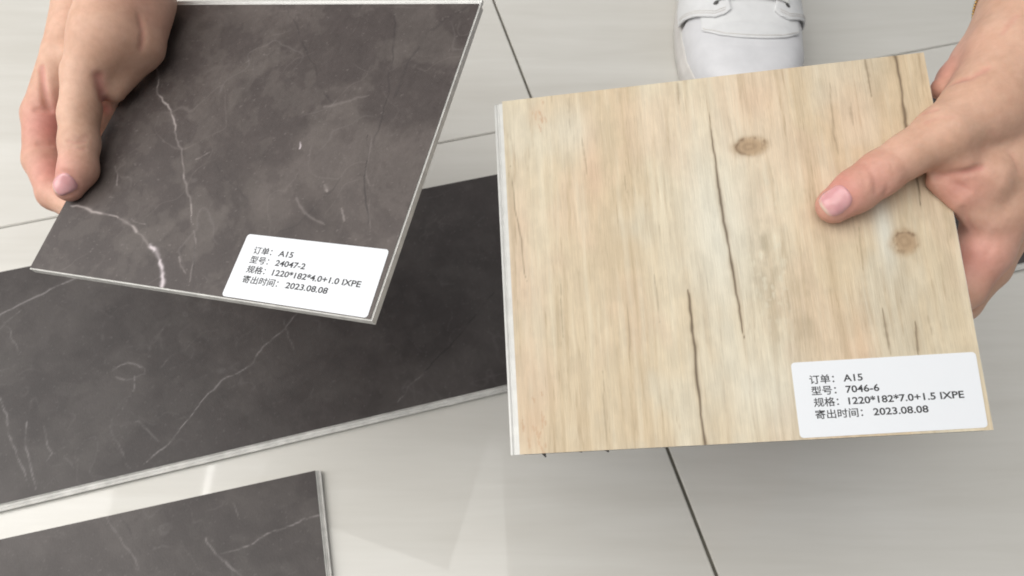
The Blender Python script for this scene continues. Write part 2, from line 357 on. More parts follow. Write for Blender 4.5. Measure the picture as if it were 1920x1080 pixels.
def grid_decor(name, x0, x1, y0, y1, step, colour_fn, mat, parent, depth=0.5, xs=None):
    """decor film: a fine grid with its own edge; mm in, metres out"""
    xs = np.linspace(x0, x1, int(round((x1 - x0) / step)) + 1) if xs is None else xs
    ys = np.linspace(y0, y1, int(round((y1 - y0) / step)) + 1)
    nx, ny = len(xs), len(ys); X, Y = np.meshgrid(xs, ys, indexing='ij')
    col = colour_fn(X, Y)
    V = np.stack([X.ravel(), Y.ravel(), np.zeros(X.size)], 1); idx = np.arange(X.size).reshape(nx, ny)
    Q = np.stack([idx[:-1, :-1], idx[1:, :-1], idx[1:, 1:], idx[:-1, 1:]], -1).reshape(-1, 4)
    loop = np.concatenate([idx[:, 0], idx[-1, 1:], idx[-2::-1, -1], idx[0, -2:0:-1]])
    B = V[loop].copy(); B[:, 2] = -depth; n0 = len(V); lo = n0 + np.arange(len(loop)); nxt = np.roll(np.arange(len(loop)), -1)
    Q2 = np.stack([loop, lo, lo[nxt], loop[nxt]], 1)
    cc = np.concatenate([col.reshape(-1, 3), col.reshape(-1, 3)[loop] * 0 + np.array([0.55, 0.54, 0.52])])
    me = from_quads(name, np.concatenate([V, B]) / 1000, np.concatenate([Q, Q2]))
    me.polygons.foreach_set('use_smooth', np.zeros(len(me.polygons), bool))
    at = me.attributes.new('print', 'FLOAT_COLOR', 'POINT')
    at.data.foreach_set('color', np.concatenate([np.clip(cc, 0.005, 1), np.ones((len(cc), 1))], 1).astype(np.float32).ravel())
    return link_mesh(name, me, mat, parent)

def slab(name, parent, mat, x0, x1, y0, y1, z0, z1, bevel=0.15):
    bm = bmesh.new(); box_bm(bm, x0 / 1000, x1 / 1000, y0 / 1000, y1 / 1000, z0 / 1000, z1 / 1000)
    return bm_obj(name, bm, mat, parent, bevel / 1000, 2)

def lip(name, parent, mat, side, a0, a1, edge, out, z0, z1):
    """click tongue: an extruded profile with a raised bead, along one side of a board (mm)"""
    prof = [(-0.4, z1), (out * 0.45, z1 - 0.2), (out * 0.62, z1 - 0.75), (out * 0.80, z1 - 0.25), (out, z1 - 0.55), (out, z0 + 0.5), (out - 0.5, z0), (-0.4, z0)]
    V = []; n = len(prof)
    for a in (a0, a1):
        for d, z in prof:
            V.append({'W': (edge - d, a, z), 'E': (edge + d, a, z), 'S': (a, edge - d, z), 'N': (a, edge + d, z)}[side])
    F = [tuple(range(n)), tuple(range(2 * n - 1, n - 1, -1))] + [(i, i + n, (i + 1) % n + n, (i + 1) % n) for i in range(n)]
    bm = bmesh.new(); vs = [bm.verts.new(Vector(v) / 1000) for v in V]
    for f in F: bm.faces.new([vs[i] for i in f])
    return bm_obj(name, bm, mat, parent)

# ------------------------------------------------------------------ lettering
def text_mesh(body, em, width, x, y, z, parent, fat):
    cu = bpy.data.curves.new('lettering', 'FONT'); cu.body = body; cu.size = em; cu.extrude = 0.015; cu.offset = fat; cu.resolution_u = 3
    o = bpy.data.objects.new('tmp_text', cu); C.objects.link(o)
    bpy.context.view_layer.update(); dg = bpy.context.evaluated_depsgraph_get()
    me = bpy.data.meshes.new_from_object(o.evaluated_get(dg)); bpy.data.objects.remove(o); bpy.data.curves.remove(cu)
    co = np.zeros(len(me.vertices) * 3); me.vertices.foreach_get('co', co); co = co.reshape(-1, 3)
    sx = width / (co[:, 0].max() - co[:, 0].min()); co[:, 0] = (co[:, 0] - co[:, 0].min()) * sx + x; co[:, 1] += y; co[:, 2] += z
    me.vertices.foreach_set('co', (co / 1000).ravel()); me.materials.clear(); me.name = 'lettering'; me.update()
    return link_mesh('lettering', me, M_INK, parent)
def rounded_sheet(name, q, r, z, th, mat, parent):
    """paper sticker with rounded corners on the four points q (mm)"""
    q = [np.array(p, float) for p in q]; pts = []
    for i in range(4):
        p = q[i]; a = q[i - 1] - p; b = q[(i + 1) % 4] - p; a /= np.linalg.norm(a); b /= np.linalg.norm(b)
        cc = p + (a + b) * r
        for k in range(7):
            t = k / 6 * math.pi / 2; pts.append(cc - b * r * math.cos(t) - a * r * math.sin(t))
    bm = bmesh.new(); vs = [bm.verts.new((p[0] / 1000, p[1] / 1000, z / 1000)) for p in pts]; f = bm.faces.new(vs)
    if f.normal.z < 0: f.normal_flip()
    ext = bmesh.ops.extrude_face_region(bm, geom=[f]); bmesh.ops.translate(bm, verts=[v for v in ext['geom'] if isinstance(v, bmesh.types.BMVert)], vec=(0, 0, th / 1000))
    return bm_obj(name, bm, mat, parent)
def sticker(parent, q, lines, em=3.75):
    s = rounded_sheet('sticker', q, 1.5, 0.05, 0.13, M_PAPER, parent)
    xl = q[3][0]; yt = q[0][1]
    for (body, dx, dy, wd, val, vx, vw) in lines:
        text_mesh(body, em, wd, xl + dx, yt - dy, 0.215, s, 0.045)
        text_mesh(val, em, vw, xl + vx, yt - dy, 0.215, s, 0.07)
    return s

# ------------------------------------------------------------------ the two samples in the hands
def frame(R, t):
    return Matrix.Translation(t) @ Matrix(R).to_4x4()
FR = frame(((0.98623319, -0.04795453, -0.15825444), (-0.00711259, 0.94383905, -0.33032902), (0.16520749, 0.32690704, 0.93050431)), (0.0900709, 0.181341, 0.21735872))
FL = frame(((0.93387022, 0.24813536, -0.25751748), (-0.27955519, 0.95561606, -0.09298839), (0.22301413, 0.15882944, 0.96178891)), (-0.11706214, 0.24828509, 0.21377247))
HW = 90.0; HR = 78.27; HL = 80.17

ws = empty('flooring_sample', FR)
tag(ws, 'pale oak print flooring sample with two long dark cracks, held over the shoe and floor', 'flooring sample')
grid_decor('wear_layer', -HW, HW, -HR, HR, 0.45, wood_colour, M_WOOD, ws)
slab('core', ws, M_CORE, -HW, HW + 0.4, -HR, HR, -7.0, -0.52)
lip('tongue', ws, M_CORE, 'W', -HR, HR, -HW, 4.2, -5.6, -2.2)
slab('underlay', ws, M_FOAM, -HW + 0.6, HW - 0.6, -HR - 0.1, HR + 0.1, -8.5, -7.0)
for k, (bx, bl) in enumerate(((-81, 1.5), (-55, 0.8), (-66, 0.4))):     # frayed bits at the saw cut
    bm = bmesh.new(); vs = [bm.verts.new((v[0] / 1000, v[1] / 1000, v[2] / 1000)) for v in ((bx - 1.0, -HR, -6.6), (bx + 0.9, -HR, -6.8), (bx + 1.1, -HR - bl, -6.2), (bx + 0.6, -HR - bl * 1.1, -6.9), (bx, -HR - bl * 0.4, -7.4), (bx, -HR - bl * 0.3, -6.0))]
    bmesh.ops.convex_hull(bm, input=vs); bm_obj('splinter', bm, M_FOAM, ws)
sticker(ws, [(20.2, -48.2), (88.6, -48.6), (88.2, -77.2), (20.1, -77.6)], [
    ('订单：', 6.3, 8.6, 9.3, 'A15', 19.0, 7.2), ('型号：', 6.5, 13.0, 9.3, '7046-6', 19.3, 12.4), ('规格：', 6.8, 17.5, 9.3, '1220*182*7.0+1.5 IXPE', 19.7, 42.0), ('寄出时间：', 6.8, 22.2, 17.6, '2023.08.08', 28.2, 20.0)])

ss = empty('flooring_sample', FL)
tag(ss, 'dark grey marble print flooring sample gripped at its left edge, white sticker in its corner', 'flooring sample')
grid_decor('wear_layer', -HW, HW, -HL, HL, 0.45, lambda X, Y: stone_colour(X, Y, 2, STONE_VEINS), M_STONE, ss)
slab('core', ss, M_CORE_GREY, -HW - 0.5, HW + 0.8, -HL - 0.6, HL, -4.0, -0.52)
lip('tongue', ss, M_CORE, 'N', -HW, HW, HL, 4.5, -3.4, -1.2)
slab('underlay', ss, M_FOAM, -HW, HW, -HL, HL, -5.0, -4.0)
sticker(ss, [(19.3, -50.3), (88.0, -50.0), (88.6, -80.0), (19.3, -79.9)], [
    ('订单：', 6.3, 8.6, 9.3, 'A15', 19.0, 7.2), ('型号：', 6.5, 13.0, 9.3, '24047-2', 19.3, 14.6), ('规格：', 6.8, 17.5, 9.3, '1220*182*4.0+1.0 IXPE', 19.7, 42.0), ('寄出时间：', 6.8, 22.2, 17.6, '2023.08.08', 28.2, 20.0)])

# ------------------------------------------------------------------ planks lying on the tiles
def on_floor(px, py, ang, z): return Matrix.Translation((px, py, z)) @ Matrix.Rotation(ang, 4, 'Z')
def to_local(pts, px, py, ang):
    c, s = math.cos(ang), math.sin(ang); return [((x - px * 1000) * c + (y - py * 1000) * s, -(x - px * 1000) * s + (y - py * 1000) * c) for x, y in pts]
A1 = math.radians(14.41)
# its near edge runs through (-0.0024, 0.2182), its far edge 180 mm behind
n1 = Vector((-math.sin(A1), math.cos(A1), 0)); P1 = Vector((-0.0024, 0.2182, 0)) + n1 * 0.090 + Vector((math.cos(A1), math.sin(A1), 0)) * 0.05
V1 = [([(-367.8, 264.3), (-359.6, 273.0), (-341.3, 286.2), (-319.1, 301.2), (-295.5, 313.8)], 0.7, 'l', 0.7), ([(-359.6, 251.6), (-352.5, 268.6), (-346.0, 277.3)], 0.5, 'l', 0.45),
    ([(-142.6, 286.2), (-150.2, 272.9), (-159.2, 257.9), (-170.1, 245.3), (-175.3, 233.1), (-191.5, 223.1), (-202.6, 207.5), (-211.3, 190.6), (-219.8, 175.0), (-231.9, 162.0)], 0.6, 'l', 0.72),
    ([(-269.8, 227.1), (-259.3, 235.1), (-247.4, 231.1), (-245.5, 226.3), (-256.7, 222.3), (-265.7, 225.1)], 0.6, 'l', 0.5), ([(-252.4, 225.1), (-250.8, 213.3)], 0.5, 'l', 0.4),
    ([(-338.2, 211.5), (-325.2, 188.9), (-313.9, 170.8), (-300.8, 151.8)], 0.6, 'l', 0.5), ([(-314.3, 192.6), (-309.0, 174.4), (-292.7, 145.0)], 0.5, 'l', 0.55), ([(-303.3, 190.7), (-290.8, 170.8), (-293.2, 164.5)], 0.5, 'l', 0.45),
    ([(-259.9, 190.7), (-248.6, 174.3), (-238.8, 160.2)], 0.5, 'l', 0.4), ([(-252.5, 188.8), (-241.3, 192.5), (-223.9, 177.9)], 0.6, 'l', 0.3),
    ([(-8.4, 293.0), (-19.7, 277.3), (-37.7, 251.5), (-50.0, 237.0), (-56.7, 227.0)], 0.6, 'd', 0.7), ([(-56.7, 227.0), (-66.9, 217.1), (-73.2, 205.5)], 0.6, 'l', 0.42), ([(-352.9, 264.3), (-340.4, 249.5), (-336.5, 243.3)], 0.5, 'l', 0.3),
    ([(-159.3, 270.8), (-150.8, 251.5), (-147.0, 243.2)], 0.5, 'l', 0.25), ([(-236.6, 231.1), (-228.5, 243.3)], 0.6, 'l', 0.25), ([(-282.8, 169.0), (-273.4, 160.3)], 0.5, 'l', 0.35)]
V1 = [(to_local(p, P1.x, P1.y, A1), a, b, c) for p, a, b, c in V1]
p1 = empty('flooring_plank', on_floor(P1.x, P1.y, A1, 0.0050))
tag(p1, 'long dark grey marble print plank lying across the tiles under both samples', 'flooring plank')
xs1 = np.concatenate([np.arange(-608, -440, 4.0), np.arange(-440, 440, 0.85), np.arange(440, 608.1, 4.0)])
grid_decor('wear_layer', -608, 608, -90, 90, 0.85, lambda X, Y: stone_colour(X, Y, 5, V1, 0.62, (0.79, 0.765, 0.775)), M_STONE, p1, xs=xs1)
slab('core', p1, M_CORE_GREY, -608, 608, -90.4, 90, -4.0, -0.52)
lip('tongue', p1, M_CORE_GREY, 'S', -608, 608, -90, 4.0, -3.5, -1.5)
slab('underlay', p1, M_FOAM, -607, 607, -89, 89, -4.95, -4.0)

A2 = math.radians(12.97)
u2 = Vector((math.cos(A2), math.sin(A2), 0)); n2 = Vector((-math.sin(A2), math.cos(A2), 0))
P2 = Vector((-0.12126, 0.15939, 0)) - u2 * 0.608 - n2 * 0.090
V2 = [([(-113.3, 131.5), (-125.9, 128.3), (-136.5, 122.9), (-148.6, 117.8), (-163.2, 110.3), (-173.7, 107.3)], 0.6, 'l', 0.6), ([(-182.5, 118.8), (-173.9, 107.9), (-161.0, 98.7), (-150.0, 89.7)], 0.6, 'l', 0.5),
    ([(-247.5, 133.4), (-227.0, 111.1), (-216.6, 97.3)], 0.6, 'l', 0.3), ([(-237.3, 131.7), (-215.9, 104.9)], 0.5, 'd', 0.5), ([(-168.4, 138.2), (-164.0, 128.4)], 0.6, 'l', 0.25)]
V2 = [(to_local(p, P2.x, P2.y, A2), a, b, c) for p, a, b, c in V2]
p2 = empty('flooring_plank', on_floor(P2.x, P2.y, A2, 0.0050))
tag(p2, 'dark grey marble print plank on the tiles in the near corner, its square end showing', 'flooring plank')
xs2 = np.concatenate([np.arange(-608, 330, 4.0), np.arange(330, 608.1, 0.8)])
grid_decor('wear_layer', -608, xs2[-1], -90, 90, 0.8, lambda X, Y: stone_colour(X, Y, 9, V2, 0.7, (0.90, 0.86, 0.865)), M_STONE, p2, xs=xs2)
slab('core', p2, M_CORE_GREY, -608, 608.4, -90, 90, -4.0, -0.52)
lip('tongue', p2, M_CORE_GREY, 'E', -90, 90, 608, 2.8, -3.4, -1.3)
slab('underlay', p2, M_FOAM, -607, 607, -89, 89, -4.95, -4.0)

# ------------------------------------------------------------------ hands: one smooth skin grown from limb volumes
def smin(a, b, k):
    h = np.clip(0.5 + 0.5 * (b - a) / k, 0, 1); return b * (1 - h) + a * h - k * h * (1 - h)
def chain(P, pts, k=3.0):
    d = None
    for a, b in zip(pts[:-1], pts[1:]):
        A = np.array(a[:3]); B = np.array(b[:3]) - A; t = np.clip((P - A) @ B / (B @ B), 0, 1)
        q = np.linalg.norm(P - A - t[:, None] * B, axis=1) - (a[3] + (b[3] - a[3]) * t)
        d = q if d is None else smin(d, q, k)
    return d
class Hand:
    def __init__(s, parts, joins, plate, creases=(), k=4.0):
        s.parts = parts; s.joins = joins; s.plate = plate; s.cr = list(creases)
    def sdf(s, P):
        d = None
        for name, k in s.joins:
            q = chain(P, s.parts[name]); d = q if d is None else smin(d, q, k)
        for pts, amp, sig in s.cr:
            lo = pts.min(0) - 5 * sig; hi = pts.max(0) + 5 * sig; m = np.all((P > lo) & (P < hi), 1)
            if m.any():
                best = None; Q = P[m]
                for a, b in zip(pts[:-1], pts[1:]):
                    B = b - a; t = np.clip((Q - a) @ B / (B @ B + 1e-9), 0, 1); e = np.linalg.norm(Q - a - t[:, None] * B, axis=1)
                    best = e if best is None else np.minimum(best, e)
                d[m] += amp * np.exp(-(best / sig) ** 2)
        hx, hy, z0 = s.plate     # the skin rests against the board instead of passing through it
        c = np.stack([np.abs(P[:, 0]) - hx, np.abs(P[:, 1]) - hy, np.abs(P[:, 2] - z0 / 2) + z0 / 2], 1)
        bx = np.linalg.norm(np.maximum(c, 0), axis=1) + np.minimum(c.max(1), 0)
        return np.maximum(d, -(bx - 0.05))
    def trace(s, p, direction):
        p = np.array(p, float); v = np.array(direction, float); v /= np.linalg.norm(v); q = p + v * 90
        for _ in range(120):
            d = s.sdf(q[None])[0]
            if d < 0.02: break
            q = q - v * d * 0.8
            if (q - p) @ v < -120: break
        return q
    def normal(s, p):
        e = 0.4; E = np.eye(3) * e
        g = np.array([s.sdf((p + E[i])[None])[0] - s.sdf((p - E[i])[None])[0] for i in range(3)]); return g / np.linalg.norm(g)
    def mesh(s, lo, hi, h):
        f = 4; n = (np.ceil((np.array(hi) - lo) / (h * f)).astype(int)) * f + 1
        ax = [lo[i] + np.arange(n[i]) * h for i in range(3)]
        cs = [a[::f] for a in ax]; G = np.stack(np.meshgrid(*cs, indexing='ij'), -1).reshape(-1, 3)
        Dc = s.sdf(G).reshape([len(c) for c in cs])
        D = np.kron(Dc, np.ones((f, f, f)))[:n[0], :n[1], :n[2]]
        D = np.roll(D, 2, (0, 1, 2)) if False else D
        ii = np.argwhere(np.abs(D) < h * f * 3.2)
        pts = np.array(lo) + ii * h
        for a in range(0, len(pts), 400000):
            b = slice(a, a + 400000); D[tuple(ii[b].T)] = s.sdf(pts[b])
        return surface_nets(D, np.array(lo, float), h)
def surface_nets(D, o, h):
    S = D < 0; n = np.array(D.shape)
    cnt = sum(S[i:n[0] - 1 + i, j:n[1] - 1 + j, k:n[2] - 1 + k].astype(np.int8) for i in (0, 1) for j in (0, 1) for k in (0, 1))
    act = (cnt > 0) & (cnt < 8); cells = np.argwhere(act); idx = np.full(act.shape, -1, np.int64); idx[act] = np.arange(len(cells))
    acc = np.zeros((len(cells), 3)); num = np.zeros(len(cells))
    cor = [(i, j, k) for i in (0, 1) for j in (0, 1) for k in (0, 1)]
    for a in cor:
        for ax in range(3):
            if a[ax]: continue
            b = list(a); b[ax] = 1
            da = D[tuple((cells + a).T)]; db = D[tuple((cells + b).T)]; m = (da < 0) != (db < 0)
            t = da[m] / (da[m] - db[m]); p = np.tile(np.array(a, float), (m.sum(), 1)); p[:, ax] = t
            acc[m] += p; num[m] += 1
    V = o + (cells + acc / num[:, None]) * h; Q = []
    for ax in range(3):
        o1, o2 = [(1, 2), (2, 0), (0, 1)][ax]
        sl = [slice(None)] * 3; sl[ax] = slice(0, -1); s2 = [slice(None)] * 3; s2[ax] = slice(1, None)
        e = np.argwhere(S[tuple(sl)] != S[tuple(s2)]); e = e[(e[:, o1] > 0) & (e[:, o2] > 0) & (e[:, o1] < n[o1] - 1) & (e[:, o2] < n[o2] - 1)]
        u = np.zeros(3, int); u[o1] = 1; w_ = np.zeros(3, int); w_[o2] = 1
        q = np.stack([idx[tuple((e - u - w_).T)], idx[tuple((e - w_).T)], idx[tuple(e.T)], idx[tuple((e - u).T)]], 1)
        ins = S[tuple(e.T)]; q[~ins] = q[~ins][:, ::-1]; Q.append(q)
    Q = np.concatenate(Q); Q = Q[(Q >= 0).all(1)]
    # light relaxation
    A = np.concatenate([Q[:, [0, 1]], Q[:, [1, 2]], Q[:, [2, 3]], Q[:, [3, 0]]])
    for _ in range(4):
        sm = np.zeros_like(V); c = np.zeros(len(V)); np.add.at(sm, A[:, 0], V[A[:, 1]]); np.add.at(c, A[:, 0], 1); np.add.at(sm, A[:, 1], V[A[:, 0]]); np.add.at(c, A[:, 1], 1)
        V = V * 0.5 + 0.5 * sm / np.maximum(c, 1)[:, None]
    return V, Q
def build_hand(hand, lo, hi, mw, flush, nail, label):
    V, Q = hand.mesh(lo, hi, 0.72)
    fl = np.zeros(len(V))
    for p, r, a in flush: fl = np.maximum(fl, a * np.exp(-(np.linalg.norm(V - p, axis=1) / r) ** 2))
    for pts, amp, sig in hand.cr:
        P = np.concatenate([a + (b - a) * t for a, b in zip(pts[:-1], pts[1:]) for t in np.linspace(0, 1, 8)[:, None, None]]).reshape(-1, 3)
        dd = np.min(np.linalg.norm(V[:, None, :] - P[None], axis=2), axis=1) if len(V) * len(P) < 6e6 else np.min(np.stack([np.linalg.norm(V - p, axis=1) for p in P]), axis=0)
        fl = np.maximum(fl, min(1, 0.55 * amp) * np.exp(-(dd / (sig * 1.15)) ** 2))
    fl = np.clip(fl + 0.12 * (fbm(V[:, 0] / 12, V[:, 1] / 12 + V[:, 2] / 9, 41, 3) - 0.5), 0, 1)
    me = from_quads('hand', V / 1000, Q)
    at = me.attributes.new('flush', 'FLOAT', 'POINT'); at.data.foreach_set('value', fl.astype(np.float32))
    ob = link_mesh('hand', me, M_SKIN); ob.matrix_world = mw; tag(ob, label, 'hand')
    # nail plate
    cc, n, ax, L, Wd = nail; b = np.cross(n, ax); N = 17; VV = []; fr = []
    rows = []
    for i in range(N):
        for j in range(N):
            r = max(abs(i / (N - 1) * 2 - 1), abs(j / (N - 1) * 2 - 1)); uu = i / (N - 1) * 2 - 1; vv = j / (N - 1) * 2 - 1
            # square to rounded square
            m = (abs(uu) ** 2.9 + abs(vv) ** 2.9) ** (1 / 2.9) or 1; uu2, vv2 = (uu * r / m, vv * r / m) if r > 0 else (0, 0)
            p = cc + ax * uu2 * L / 2 + b * vv2 * Wd / 2
            s_ = hand.trace(p, n)
            edge = smooth(0.86, 1.0, np.array(r)); off = 0.42 * (1 - edge) - 0.15 * edge + 0.12 * (1 - vv2 ** 2)
            VV.append(s_ + n * off); fr.append(float(smooth(0.76, 0.90, np.array(uu2))))
    idx = np.arange(N * N).reshape(N, N)
    Qn = np.stack([idx[:-1, :-1], idx[1:, :-1], idx[1:, 1:], idx[:-1, 1:]], -1).reshape(-1, 4)
    loop = np.concatenate([idx[:, 0], idx[-1, 1:], idx[-2::-1, -1], idx[0, -2:0:-1]]); VV = np.array(VV)
    lower = VV[loop] - n * 0.7; lo_i = N * N + np.arange(len(loop)); nx = np.roll(np.arange(len(loop)), -1)
    Qn = np.concatenate([Qn, np.stack([loop, lo_i, lo_i[nx], loop[nx]], 1)])
    mn = from_quads('nail', np.concatenate([VV, lower]) / 1000, Qn)
    at = mn.attributes.new('free', 'FLOAT', 'POINT'); at.data.foreach_set('value', np.array(fr + [fr[i] for i in loop], np.float32))
    link_mesh('nail', mn, M_NAIL, ob)
    return ob
def prep(parts, joins, plate, view, crease_lines, nail_c, nail_tip, L, Wd, nail_n=None):
    h = Hand(parts, joins, plate); cr = []
    for pts, amp, sig in crease_lines:
        cr.append((np.array([h.trace((x, y, 0), np.array(view) - np.array((x, y, 0))) for x, y in pts]), amp, sig))
    c0 = np.array((*nail_c, 0.0)); cc = h.trace(c0, np.array(view) - c0); n = h.normal(cc)
    if nail_n is not None: n = n + np.array(nail_n); n /= np.linalg.norm(n)
    t0 = np.array((*nail_tip, 0.0)); tp = h.trace(t0, np.array(view) - t0); ax = tp - cc; ax -= n * (ax @ n); ax /= np.linalg.norm(ax)
    b = np.cross(n, ax)
    ring = [cc + ax * (L / 2 + 0.5) * uu + b * (Wd / 2 + 0.5) * vv for uu, vv in ((0.55, 1.0), (0, 1.02), (-0.6, 0.95), (-0.92, 0.6), (-1.02, 0), (-0.92, -0.6), (-0.6, -0.95), (0, -1.02), (0.55, -1.0))]
    cr.append((np.array([h.trace(p, n) for p in ring]), 0.62, 0.75))
    h.cr = cr
    return h, (cc, n, ax, L, Wd)

RH = {
    'thumb': [(43.6, 13.1, 6.3, 7.3), (52.1, 17.9, 8.1, 8.6), (61.7, 23.6, 9.6, 8.9), (72.1, 29.4, 11.0, 8.7), (87.2, 36.7, 11.0, 11.6), (107.0, 48.5, 6.0, 15.0)],
    'palm': [(107.0, 48.5, 6.0, 15.0), (123.6, 70.8, 0.0, 19.0), (147.9, 98.2, -8.0, 25.0), (175.2, 160.4, 5.0, 28.0)],
    'heel': [(97.8, 64.2, -7.0, 5.0), (106.5, 68.6, -10.0, 9.0), (118.2, 76.1, -12.0, 13.0), (133.3, 88.8, -12.0, 17.0)],
    'meta': [(113.3, 12.1, -12.0, 13.5), (129.2, 47.6, -8.0, 19.0), (147.9, 98.2, -8.0, 25.0)],
    'meta2': [(127.5, 14.3, -34.0, 12.0), (146.3, 56.6, -32.0, 16.0), (158.8, 102.8, -24.0, 22.0)],
    'meta3': [(140.5, 20.1, -56.0, 11.0), (159.4, 64.2, -52.0, 14.0), (166.9, 107.9, -34.0, 20.0)],
    'web': [(83.8, 20.2, 3.2, 3.2), (93.1, 13.3, 1.0, 5.5), (105.0, 5.6, -7.0, 9.0)],
    'web2': [(88.4, 19.8, 3.0, 4.0), (93.0, 25.0, 5.0, 7.5), (103.7, 21.0, 0.0, 11.0), (113.0, 24.0, -6.0, 14.0)],
    'index': [(113.3, 12.1, -12.0, 13.5), (105.5, -5.6, -15.5, 10.8), (96.4, -19.8, -19.5, 8.8), (80.0, -29.9, -19.0, 7.8), (66.6, -31.5, -17.0, 7.0)],
    'middle': [(127.5, 14.3, -34.0, 12.0), (115.5, -7.8, -38.0, 9.5), (101.7, -22.4, -37.0, 8.5), (74.9, -30.6, -26.0, 7.8), (59.5, -30.9, -17.5, 7.0)],
    'ring': [(140.5, 20.1, -56.0, 11.0), (124.0, -3.9, -57.0, 9.0), (108.7, -15.0, -52.0, 8.2), (82.7, -20.7, -32.0, 7.5), (70.4, -19.8, -20.0, 7.0)],
    'little': [(150, 34, -72, 10), (134, 6, -72, 8), (118, -4, -66, 7.2), (92, -8, -44, 6.6), (78, -6, -26, 6)],
    'meta4': [(150, 34, -72, 10), (164, 72, -62, 12), (170, 110, -40, 18)],
}
LH = {
    'thumb': [(-85.3, -39.2, 5.6, 7.0), (-82.2, -30.8, 8.0, 8.4), (-86.6, -17.9, 11.0, 8.8), (-90.8, -4.6, 15.0, 9.0), (-92.8, 15.5, 20.0, 11.4), (-86.5, 35.4, 24.0, 17.0)],
    'palm': [(-86.5, 35.4, 24.0, 17.0), (-92.4, 59.7, 24.0, 21.0), (-117.2, 111.6, 22.0, 26.0), (-141.4, 209.3, 45.0, 29.0)],
    'heel': [(-85.2, 14.5, 9.0, 5.5), (-79.2, 38.7, 15.0, 13.0), (-86.9, 66.6, 17.0, 15.0)],
    'meta': [(-138.9, 41.9, 4.0, 12.0), (-140.2, 76.0, 8.0, 17.0), (-145.1, 124.5, 12.0, 24.0)],
    'meta2': [(-162.5, 57.2, -16.0, 12.0), (-161.4, 94.1, -10.0, 16.0), (-160.3, 139.1, 0.0, 22.0)],
    'web': [(-139.5, 30.4, 2.0, 4.5), (-128.7, 38.0, 6.0, 8.0)],
    'fill': [(-93.0, 20.7, 4.0, 7.0), (-97.0, 12.0, -2.0, 6.0), (-98.0, -2.0, -5.0, 5.5), (-97.0, -18.0, -6.0, 5.0)],
    'index': [(-138.9, 41.9, 4.0, 12.0), (-141.9, 7.2, -4.0, 10.4), (-132.1, -17.5, -9.0, 9.2), (-116.4, -34.0, -12.7, 8.6), (-96.3, -41.0, -13.6, 7.5)],
    'middle': [(-162.5, 57.2, -16.0, 12.0), (-162.4, 17.4, -26.0, 9.5), (-147.6, -9.2, -28.0, 8.6), (-114.7, -30.6, -22.0, 8.0), (-85.6, -36.0, -14.0, 7.2)],
    'ring': [(-185.0, 72.2, -36.0, 11.0), (-185.5, 35.2, -46.0, 9.0), (-166.9, 5.3, -46.0, 8.2), (-124.3, -18.5, -32.0, 7.6), (-85.7, -26.9, -16.0, 7.0)],
    'meta3': [(-185.0, 72.2, -36.0, 11.0), (-178, 108, -26, 14), (-168, 145, -8, 20)],
    'little': [(-194, 88, -54, 10), (-196, 58, -62, 8), (-182, 32, -62, 7.2), (-146, 4, -44, 6.6), (-110, -8, -26, 6)],
    'meta4': [(-194, 88, -54, 10), (-186, 118, -38, 12), (-172, 150, -14, 18)],
}
rh, nail_r = prep(RH, [('thumb', 1), ('palm', 8), ('heel', 5), ('meta3', 10), ('meta4', 10), ('meta2', 10), ('meta', 10), ('web', 5), ('web2', 6), ('index', 3), ('middle', 2), ('ring', 2), ('little', 2)],
    (HW + 0.4, HR, -8.5), (-44.3, -81.3, 317.6), [
    ([(65.9, 30.3), (67.2, 26.4), (67.7, 22.9), (65.9, 17.8)], 1.25, 0.95), ([(59.9, 32.3), (61.9, 28.8), (62.7, 26.0), (62.4, 19.5)], 1.0, 0.95), ([(63.7, 32.2), (65.0, 26.9), (64.9, 21.1)], 1.0, 0.85), ([(69.5, 31.5), (70.2, 26.5), (69.4, 21.5)], 0.45, 0.7), ([(57.5, 29), (58.6, 25), (57.9, 20.5)], 0.4, 0.7), ([(86, 47), (92, 48.5), (97, 48)], 0.4, 0.8), ([(110, 40), (115, 31), (117, 22)], 0.35, 1.0), ([(104, -2), (102.5, -7), (99.5, -11)], 0.6, 0.9),
    ([(86.6, 22.9), (95.1, 23.4), (103.5, 25.0)], 2.2, 1.3), ([(90.4, 21.6), (94.2, 18.0), (96.9, 15.9)], 1.5, 1.1), ([(84.8, 50.8), (87.9, 51.8), (90.9, 52.2)], 0.8, 0.9),
    ([(95.2, 0.0), (94.4, 4.5), (93.9, 9.0)], 1.1, 1.0), ([(98.6, 63.0), (106.1, 64.4), (112.9, 67.9)], 1.0, 1.4), ([(121.8, 83.3), (128.1, 89.8)], 0.6, 1.2)],
    (46.1, 17.5), (40.1, 13.5), 11.6, 11.0)
hand_r = build_hand(rh, (30, -48, -92), (205, 175, 45), FR,
    [((45, 16, 10), 13, 1.0), ((57, 21, 10), 12, 0.85), ((92, 17, 2), 11, 0.8), ((100, -9, -10), 15, 0.75), ((102, 70, -10), 16, 0.65), ((63, 25, 18), 7, 0.3)], nail_r,
    'hand reaching in from the right, thumb pressed on the pale oak sample')
